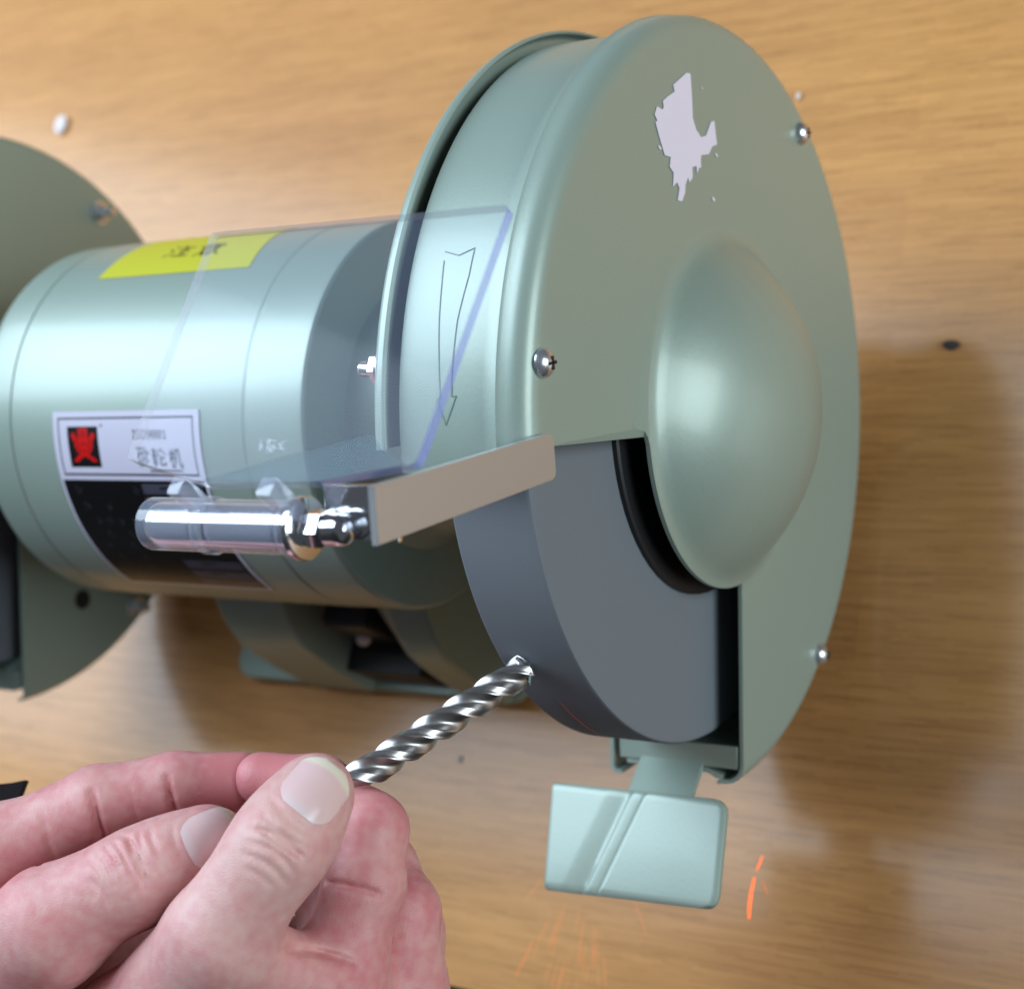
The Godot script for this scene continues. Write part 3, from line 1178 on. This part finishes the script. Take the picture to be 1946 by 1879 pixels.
		for id in vid:
			for d in 3:
				var a := val[id]
				var q := val[id + step[d]]
				if (a < 0.0) == (q < 0.0):
					continue
				var u: int = step[(d + 1) % 3]
				var w: int = step[(d + 2) % 3]
				if not (vid.has(id - u) and vid.has(id - w) and vid.has(id - u - w)):
					continue
				var v0: int = vid[id]
				var v1: int = vid[id - u]
				var v2: int = vid[id - u - w]
				var v3: int = vid[id - w]
				if a < 0.0:
					b.tri(v0, v1, v2)
					b.tri(v0, v2, v3)
				else:
					b.tri(v0, v2, v1)
					b.tri(v0, v3, v2)


func person() -> void:
	var o := V(-90, 200, 200)
	var t := thing("person", "person's two bare hands in dark sleeves pinching the drill bit", "person", o)
	var body := MB.new()
	var view := V(202, 543, 151)
	# right hand, its thumb on top of the bit
	var r := Hand.new()
	r.add([V(-93, 222, 204), V(-58, 239, 170), V(-51, 239.8, 157.5), V(-45.5, 239.4, 147.5), V(-44.2, 236.2, 140.5), V(-43.2, 233.0, 134)], [0.018, 0.0125, 0.0104, 0.0111, 0.0098, 0.0094], 0.006, 0.004)
	r.add([V(-50, 202, 178), V(-46, 202.5, 153), V(-47.5, 202, 139.5), V(-66, 203, 131), V(-80, 210, 131)], [0.0118, 0.0098, 0.0090, 0.0082, 0.0070], 0.004, 0.0015)
	r.add([V(-47, 178, 180), V(-48.5, 180, 158.5), V(-59, 178, 148), V(-74, 176, 146)], [0.0115, 0.0095, 0.0088, 0.0080], 0.004, 0.0015)
	r.add([V(-58, 157, 190), V(-60, 160, 168), V(-76, 160, 158), V(-90, 164, 158)], [0.011, 0.0092, 0.0086, 0.0078], 0.004, 0.0015)
	r.add([V(-72, 142, 200), V(-76, 148, 181), V(-90, 150, 172), V(-101, 154, 172)], [0.010, 0.0082, 0.0076, 0.007], 0.004, 0.0015)
	r.add([V(-50, 202, 178), V(-66, 206, 204), V(-82, 196, 238)], [0.0122, 0.016, 0.024], 0.010, 0.007)
	r.add([V(-47, 178, 180), V(-64, 184, 208), V(-84, 186, 245)], [0.012, 0.017, 0.025], 0.010, 0.010)
	r.add([V(-58, 157, 190), V(-72, 166, 214), V(-90, 180, 250), V(-96, 182, 285)], [0.012, 0.017, 0.024, 0.026], 0.010, 0.010)
	r.add([V(-93, 222, 204), V(-84, 205, 225)], [0.018, 0.022], 0.01, 0.012)
	r.add([V(-60, 236, 174), V(-50.5, 214, 178)], [0.0112, 0.0105], 0.006, 0.006)
	r.add([V(-70, 163, 190), V(-77, 152, 168), V(-86, 152, 150)], [0.020, 0.020, 0.016], 0.006, 0.004)
	var ip := V(-45.5, 239.4, 147.5)
	var ax := V(-43.2, 233.0, 134) - ip
	var dor := (view - ip).normalized()
	for c in [[-0.0038, 0.0072, 0.0007, 0.0006, 0.0014], [-0.0012, 0.0086, 0.0010, 0.0007, 0.0022], [0.0012, 0.0070, 0.0009, 0.0006, -0.0016], [0.0036, 0.0080, 0.0006, 0.0006, -0.0018], [-0.0068, 0.0080, 0.0005, 0.0006, 0.0016], [-0.0096, 0.0070, 0.0003, 0.0006, 0.0016], [0.0060, 0.007, 0.0003, 0.0006, -0.0012]]:
		r.crease(ip + ax.normalized() * c[0] + dor * 0.0095, ax, dor, c[1], c[2], c[3], c[4])
	var wr := RandomNumberGenerator.new()
	wr.seed = 61
	for k in 16:
		var w := wr.randf_range(-0.026, -0.011)
		r.crease(ip + ax.normalized() * w + dor * 0.010 + ax.cross(dor).normalized() * wr.randf_range(-0.005, 0.005), ax + dor.cross(ax) * wr.randf_range(-0.35, 0.35), dor, wr.randf_range(0.003, 0.007), wr.randf_range(0.00012, 0.00030), 0.0007, wr.randf_range(0.0, 0.002))
	r.crease(V(-36.9, 240.6, 133.4) - (ax.normalized() + V(160, -70, -70)).normalized() * 0.0078, ax + V(2.2, -1, -1), dor, 0.0080, 0.00045, 0.0007, -0.0020)
	# flexion creases on the index finger
	r.crease(V(-50, 205, 155) + dor * 0.006, V(0, 0, -1), dor, 0.010, 0.0012, 0.0009, 0.001)
	r.crease(V(-54, 206, 171) + dor * 0.007, V(0.1, 0, -1), dor, 0.011, 0.0011, 0.0009, 0.001)
	r.net(body, 0.00075, V(-130, 120, 112), V(-10, 262, 262))
	# left hand, reaching in from the left
	var l := Hand.new()
	l.add([V(-142, 238, 200), V(-104, 247.5, 175.5), V(-92.5, 245.4, 166.6), V(-83, 243, 160), V(-77, 238.5, 154.5), V(-72.0, 234.5, 149.5)], [0.019, 0.0140, 0.0108, 0.0109, 0.0096, 0.0091], 0.006, 0.004)
	l.add([V(-140, 240, 163), V(-116.5, 229.5, 145.0), V(-100.5, 219.5, 137.0), V(-88, 209, 132.5)], [0.0118, 0.0102, 0.0090, 0.0078], 0.003, 0.0015)
	l.add([V(-160, 222, 166), V(-140, 204, 150), V(-119, 197, 146), V(-101, 194, 143)], [0.0118, 0.010, 0.0090, 0.0080], 0.004, 0.0015)
	l.add([V(-176, 207, 175), V(-164, 185, 163), V(-140, 178, 158), V(-123, 177, 154)], [0.011, 0.0095, 0.0088, 0.0078], 0.004, 0.0015)
	l.add([V(-188, 200, 190), V(-178, 178, 180), V(-160, 172, 176), V(-146, 172, 172)], [0.010, 0.0085, 0.0078, 0.007], 0.004, 0.0015)
	l.add([V(-140, 240, 163), V(-172, 248, 180), V(-215, 250, 200)], [0.0125, 0.016, 0.024], 0.010, 0.007)
	l.add([V(-160, 222, 166), V(-186, 234, 186), V(-220, 242, 206)], [0.0125, 0.017, 0.025], 0.010, 0.010)
	l.add([V(-176, 207, 175), V(-198, 222, 192), V(-226, 236, 210), V(-262, 246, 226)], [0.012, 0.017, 0.024, 0.026], 0.010, 0.010)
	l.add([V(-142, 238, 200), V(-176, 236, 208)], [0.019, 0.023], 0.01, 0.012)
	l.add([V(-176, 222, 208), V(-140, 196, 184), V(-118, 192, 168)], [0.022, 0.018, 0.013], 0.008, 0.006)
	var lip := V(-83, 243, 160)
	var lax := V(-72.0, 234.5, 149.5) - lip
	var ldor := ((view - lip).normalized() + V(-150, 300, -350)).normalized()
	for c in [[-0.0030, 0.0080, 0.0008, 0.0006, 0.0016], [-0.0006, 0.0085, 0.0010, 0.0007, 0.0022], [0.0016, 0.0070, 0.0009, 0.0006, -0.0014], [0.0042, 0.0080, 0.0006, 0.0006, -0.0012], [-0.0056, 0.0085, 0.0006, 0.0006, 0.0020], [-0.0080, 0.008, 0.0005, 0.0006, 0.0022], [-0.0104, 0.008, 0.0004, 0.0006, 0.0024], [0.0068, 0.008, 0.0004, 0.0006, -0.001]]:
		l.crease(lip + lax.normalized() * c[0] + ldor * 0.0095, lax, ldor, c[1], c[2], c[3], c[4])
	for k in 20:
		var w := wr.randf_range(-0.030, -0.011)
		l.crease(lip + lax.normalized() * w + ldor * 0.010 + lax.cross(ldor).normalized() * wr.randf_range(-0.006, 0.006), lax + ldor.cross(lax) * wr.randf_range(-0.4, 0.4), ldor, wr.randf_range(0.003, 0.008), wr.randf_range(0.00012, 0.00032), 0.0007, wr.randf_range(0.0, 0.002))
	l.crease(V(-65.4, 239.8, 148.0) - lax.normalized() * 0.0074, lax, ldor, 0.0078, 0.00045, 0.0007, -0.0018)
	var idor := ((view - V(-110, 228, 142)).normalized() + V(0, 0, 600)).normalized()
	for c in [[V(-115.5, 229.0, 144.6), 0.0100, 0.0018, 0.0009], [V(-100.5, 219.5, 137), 0.0088, 0.0016, 0.0008], [V(-126, 234, 152), 0.009, 0.0006, 0.0008], [V(-108, 224.5, 141), 0.008, 0.0004, 0.0007]]:
		l.crease(c[0] + idor * 0.008, V(15.5, -11, -8), idor, c[1], c[2], c[3], 0.0)
	l.net(body, 0.00075, V(-240, 160, 118), V(-60, 278, 232))
	# skin tone: mottled pink, redder at the knuckles and finger ends
	var n1 := noise_of(21, 60.0, FastNoiseLite.TYPE_SIMPLEX_SMOOTH, 3)
	var n2 := noise_of(22, 260.0, FastNoiseLite.TYPE_SIMPLEX_SMOOTH, 2)
	var red := [[V(-47, 203, 140), 0.016, 0.8], [V(-66, 203, 131), 0.016, 0.9], [V(-80, 210, 131), 0.014, 1.0], [V(-88, 209, 132), 0.016, 0.9], [V(-100, 219, 137), 0.014, 0.5], [V(-116, 229, 145), 0.014, 0.5], [V(-72, 234, 150), 0.010, 0.5], [V(-50, 202, 178), 0.022, 0.6], [V(-46, 181, 158), 0.016, 0.5], [V(-104, 247, 176), 0.02, 0.3], [V(-140, 240, 163), 0.02, 0.5], [V(-45, 244, 147), 0.024, -0.55], [V(-58, 248, 170), 0.02, -0.3]]
	for i in body.v.size():
		var p := body.v[i]
		var w := 0.43 + 0.40 * n1.get_noise_3dv(p) + 0.32 * n2.get_noise_3dv(p)
		for s in red:
			w += s[2] * 0.55 * exp(-(p - s[0]).length_squared() / (s[1] * s[1]))
		w = clampf(w, 0.0, 1.0)
		body.col[i] = Color(lerpf(0.71, 0.61, w), lerpf(0.42, 0.20, w), lerpf(0.385, 0.215, w))
	var bm := part("hands", body, skin, t, o, 180, true)
	nail(r, bm, o, V(-36.9, 240.6, 133.4), V(-43.2, 233.0, 134) - ip + V(2.2, -1, -1), (view - V(-43, 235, 138)).normalized(), 0.0074, 0.0138)
	nail(l, bm, o, V(-65.4, 239.8, 148.0), lax, ((view - lip).normalized() + V(0, 150, -150)).normalized(), 0.0072, 0.0128)
	sleeves(t, o)

func nail(hand: Hand, parent: Node3D, o: Vector3, at: Vector3, axis: Vector3, dorsal: Vector3, half: float, length: float) -> void:
	var x := axis.normalized()
	var z := (dorsal - x * dorsal.dot(x)).normalized()
	var y := z.cross(x)
	var b := MB.new()
	var nu := 20
	var nv := 20
	for s in 2:
		for i in nv + 1:
			var w := float(i) / nv
			var wide := 1.0
			if w < 0.25:
				wide = sqrt(1.0 - pow((0.25 - w) / 0.25, 2) * 0.62)
			if w > 0.72:
				wide = sqrt(1.0 - pow((w - 0.72) / 0.28, 2) * 0.80)
			for k in nu + 1:
				var u := (float(k) / nu * 2.0 - 1.0) * wide
				var bow := 0.10 * (1.0 - u * u) * length * (1.0 if w > 0.5 else -1.0) * absf(w - 0.5) * 1.2
				var along_ := (w - 0.5) * length + bow
				var p := at + x * along_ + y * (u * half * 0.97)
				for q in 8:
					p -= z * (hand.dist(p, hand.everything()) * 1.15)
				p += z * (0.00055 * (1.0 - pow(absf(u), 3)) + 0.0006 * maxf(0.0, w - 0.7) - 0.0004 * maxf(0.0, 0.3 - w) / 0.3 - 0.0011 * s + 0.0001)
				var c := Color(0.76, 0.52, 0.51)
				var tip := clampf((w - 0.80 - 0.06 * u * u * -1.0) * 14.0, 0.0, 1.0)
				var moon := clampf((0.20 - w - 0.10 * u * u) * 7.0, 0.0, 1.0)
				c = c.lerp(Color(0.74, 0.62, 0.63), moon * 0.7).lerp(Color(0.78, 0.71, 0.58), tip)
				b.vert(p, Vector2.ZERO, c)
	var m := nu + 1
	var off := (nv + 1) * m
	for i in nv:
		for k in nu:
			var q := i * m + k
			b.tri(q, q + 1, q + m + 1)
			b.tri(q, q + m + 1, q + m)
			b.tri(off + q, off + q + m + 1, off + q + 1)
			b.tri(off + q, off + q + m, off + q + m + 1)
	for i in nv:
		for k in [0, nu]:
			var q: int = i * m + k
			b.tri(q, q + m, off + q + m)
			b.tri(q, off + q + m, off + q)
	for k in nu:
		for i in [0, nv]:
			var q: int = i * m + k
			b.tri(q, q + 1, off + q + 1)
			b.tri(q, off + q + 1, off + q)
	part("thumb_nail", b, nail_mat, parent, o, 50, true)

func sleeves(t: Node3D, o: Vector3) -> void:
	# the dark jacket of the person standing at the bench, waist to shoulders
	var j := MB.new()
	var rings := []
	for q in [[-420, 165, 110, 455], [-300, 175, 118, 455], [-120, 182, 122, 448], [60, 192, 126, 440], [220, 204, 128, 430], [360, 220, 126, 418], [480, 235, 120, 404], [580, 238, 108, 394], [650, 215, 92, 388], [700, 150, 75, 384], [735, 85, 62, 382], [760, 62, 56, 380]]:
		var l := PackedVector3Array()
		for k in 48:
			var a := TAU * k / 48
			l.append(V(-150 + q[1] * cos(a) * (1.0 + 0.03 * sin(a * 5)), q[0], q[3] + q[2] * sin(a) * (1.0 + 0.03 * cos(a * 7))))
		rings.append(l)
	j.loft(rings)
	part("jacket", j, cloth, t, o, 60)
	var wob := noise_of(31, 30.0)
	for s in [[V(-206, 246, 198), V(-330, 262, 262), 0.036], [V(-90, 186, 252), V(-112, 184, 400), 0.038]]:
		var b := MB.new()
		var a: Vector3 = s[0]
		var d: Vector3 = (s[1] - a)
		var fr := along(a, d)
		var loops := []
		for side in 2:
			for i in 12:
				var w := i / 11.0 if side == 0 else 1.0 - i / 11.0
				var l := PackedVector3Array()
				for k in 40:
					var an := TAU * k / 40
					var r: float = s[2] + 0.012 * w - 0.002 * side
					var p := fr * Vector3(d.length() * w, r * cos(an), r * sin(an))
					r += 0.010 * wob.get_noise_3dv(p * 1.0)
					l.append(fr * Vector3(d.length() * w, r * cos(an), r * sin(an)))
				loops.append(l)
		b.loft(loops, false, true)
		part("sleeve", b, cloth, t, o, 60)
	var c := MB.new()
	var fl := []
	for lift in 2:
		var l := PackedVector3Array()
		for q in FLAP:
			l.append(q + Vector3(0.0, -0.0016 * lift, 0.0))
		fl.append(l)
	c.loft(fl)
	part("cuff_flap", c, cloth, t, o, 30)

# ---------------------------------------------------------------- small things
func floor_below() -> void:
	var b := MB.new()
	b.box(Vector3(0, -0.82, 0.3), Vector3(5.0, 0.02, 5.0), 0.002, Basis())
	var o := part("floor", b, mat(srgb(0.05, 0.048, 0.045), 0.8), self, Vector3.ZERO)
	o.set_meta("kind", "structure")

func crumbs() -> void:
	var list := [
		[V(-495, 2.2, -222), 0.0048, Color(0.80, 0.74, 0.76), "white crumb lying on the bench beyond the far guard", "white_crumb"],
		[V(-51.5, 1.0, -181.5), 0.0013, Color(0.75, 0.66, 0.62), "tiny pale crumb on the bench beside the near guard's upper screw", "white_crumb"],
		[V(22.5, 0.5, -70.5), 0.0017, Color(0.05, 0.04, 0.04), "small dark chip on the bench to the right of the guard", "dark_chip"],
		[V(-158, 0.5, 100), 0.0012, Color(0.30, 0.32, 0.30), "grey speck on the bench between the drill bit and the tool rest", "grey_speck"],
	]
	var rng := RandomNumberGenerator.new()
	rng.seed = 77
	for c in list:
		var b := MB.new()
		var loops := []
		for i in 7:
			var a := PI * (i + 0.5) / 7.0
			var l := PackedVector3Array()
			for k in 10:
				var q := TAU * k / 10
				var r: float = c[1] * sin(a) * rng.randf_range(0.85, 1.15)
				l.append(c[0] + Vector3(cos(q) * r * (0.8 if c[4] != "dark_chip" else 1.9), cos(a) * c[1] * 0.45, sin(q) * r * 1.2))
			loops.append(l)
		b.loft(loops)
		var o := MeshInstance3D.new()
		o.mesh = b.mesh(60, c[0])
		o.mesh.surface_set_material(0, mat((c[2] as Color).linear_to_srgb(), 0.8))
		o.name = numbered(c[4])
		o.position = c[0]
		add_child(o, true)
		tag(o, c[3], "crumb" if c[4] == "white_crumb" else "speck")

func sparks() -> void:
	var hot := mat(srgb(0.9, 0.25, 0.08), 0.6)
	hot.emission_enabled = true
	hot.emission = Color(1.0, 0.36, 0.13)
	hot.emission_energy_multiplier = 1.3
	var dim := mat(srgb(0.7, 0.25, 0.08), 0.6)
	dim.emission_enabled = true
	dim.emission = Color(0.85, 0.36, 0.12)
	dim.emission_energy_multiplier = 0.65
	sliver([V(-14.5, 30, 143.2), V(-14.8, 30.4, 139.5), V(-14.7, 30.8, 135.2), V(-14.1, 31, 129.7)], 0.00055, hot, "brightest orange spark falling beside the right edge of the tool rest", "")
	sliver([V(-13.7, 31, 127.4), V(-12.8, 31, 124.7), V(-12.2, 31, 122.2)], 0.00035, hot, "short orange spark just above the brightest spark, right of the tool rest", "")
	sliver([V(-11.8, 30, 130.1), V(-9.9, 30, 132.9), V(-9.2, 30, 134.6)], 0.00022, dim, "faint orange spark branching to the right of the brightest spark", "")
	var rim := []
	for q in [[-24.4, 17.7], [-24.9, 12.4], [-25.4, 6.0], [-26.0, 1.0]]:
		var a := deg_to_rad(q[1])
		rim.append(Vector3(q[0] / 1000.0, H + 0.1003 * sin(a), 0.1003 * cos(a)))
	var ember := mat(srgb(0.25, 0.06, 0.04), 0.6)
	ember.emission_enabled = true
	ember.emission = Color(0.5, 0.10, 0.05)
	ember.emission_energy_multiplier = 0.12
	sliver(rim, 0.00018, ember, "thin dull red spark running along the rim of the near grinding wheel", "")
	var rng := RandomNumberGenerator.new()
	rng.seed = 15
	var apex := V(-81, 24, 112)
	for i in 26:
		var a := rng.randfn(-0.02, 0.20)
		var d := rng.randf_range(0.034, 0.062)
		var l := rng.randf_range(0.007, 0.015)
		var dir := Vector3(sin(a), -0.05, cos(a))
		var p := apex + dir * d
		if p.z + l > 0.184:
			l = maxf(0.002, 0.184 - p.z)
		var bend := Vector3(cos(a), 0, -sin(a)) * rng.randf_range(-0.0005, 0.0005)
		sliver([p, p + dir * l * 0.5 + bend, p + dir * l], rng.randf_range(0.00006, 0.00011), dim, "thin faint orange spark falling past the front of the tool rest", "faint sparks falling in front of the tool rest")

func sliver(pts: Array, r: float, m: Material, label: String, group: String) -> void:
	var b := MB.new()
	var path := PackedVector3Array()
	var rad := []
	for i in pts.size():
		path.append(pts[i])
		rad.append(r * (0.35 + 0.65 * sin(PI * (i + 0.3) / (pts.size() - 0.4))))
	b.tube(path, rad, 8)
	var o := MeshInstance3D.new()
	o.mesh = b.mesh(60, pts[0])
	o.mesh.surface_set_material(0, m)
	o.name = numbered("glowing_spark")
	o.position = pts[0]
	add_child(o, true)
	tag(o, label, "spark", group)
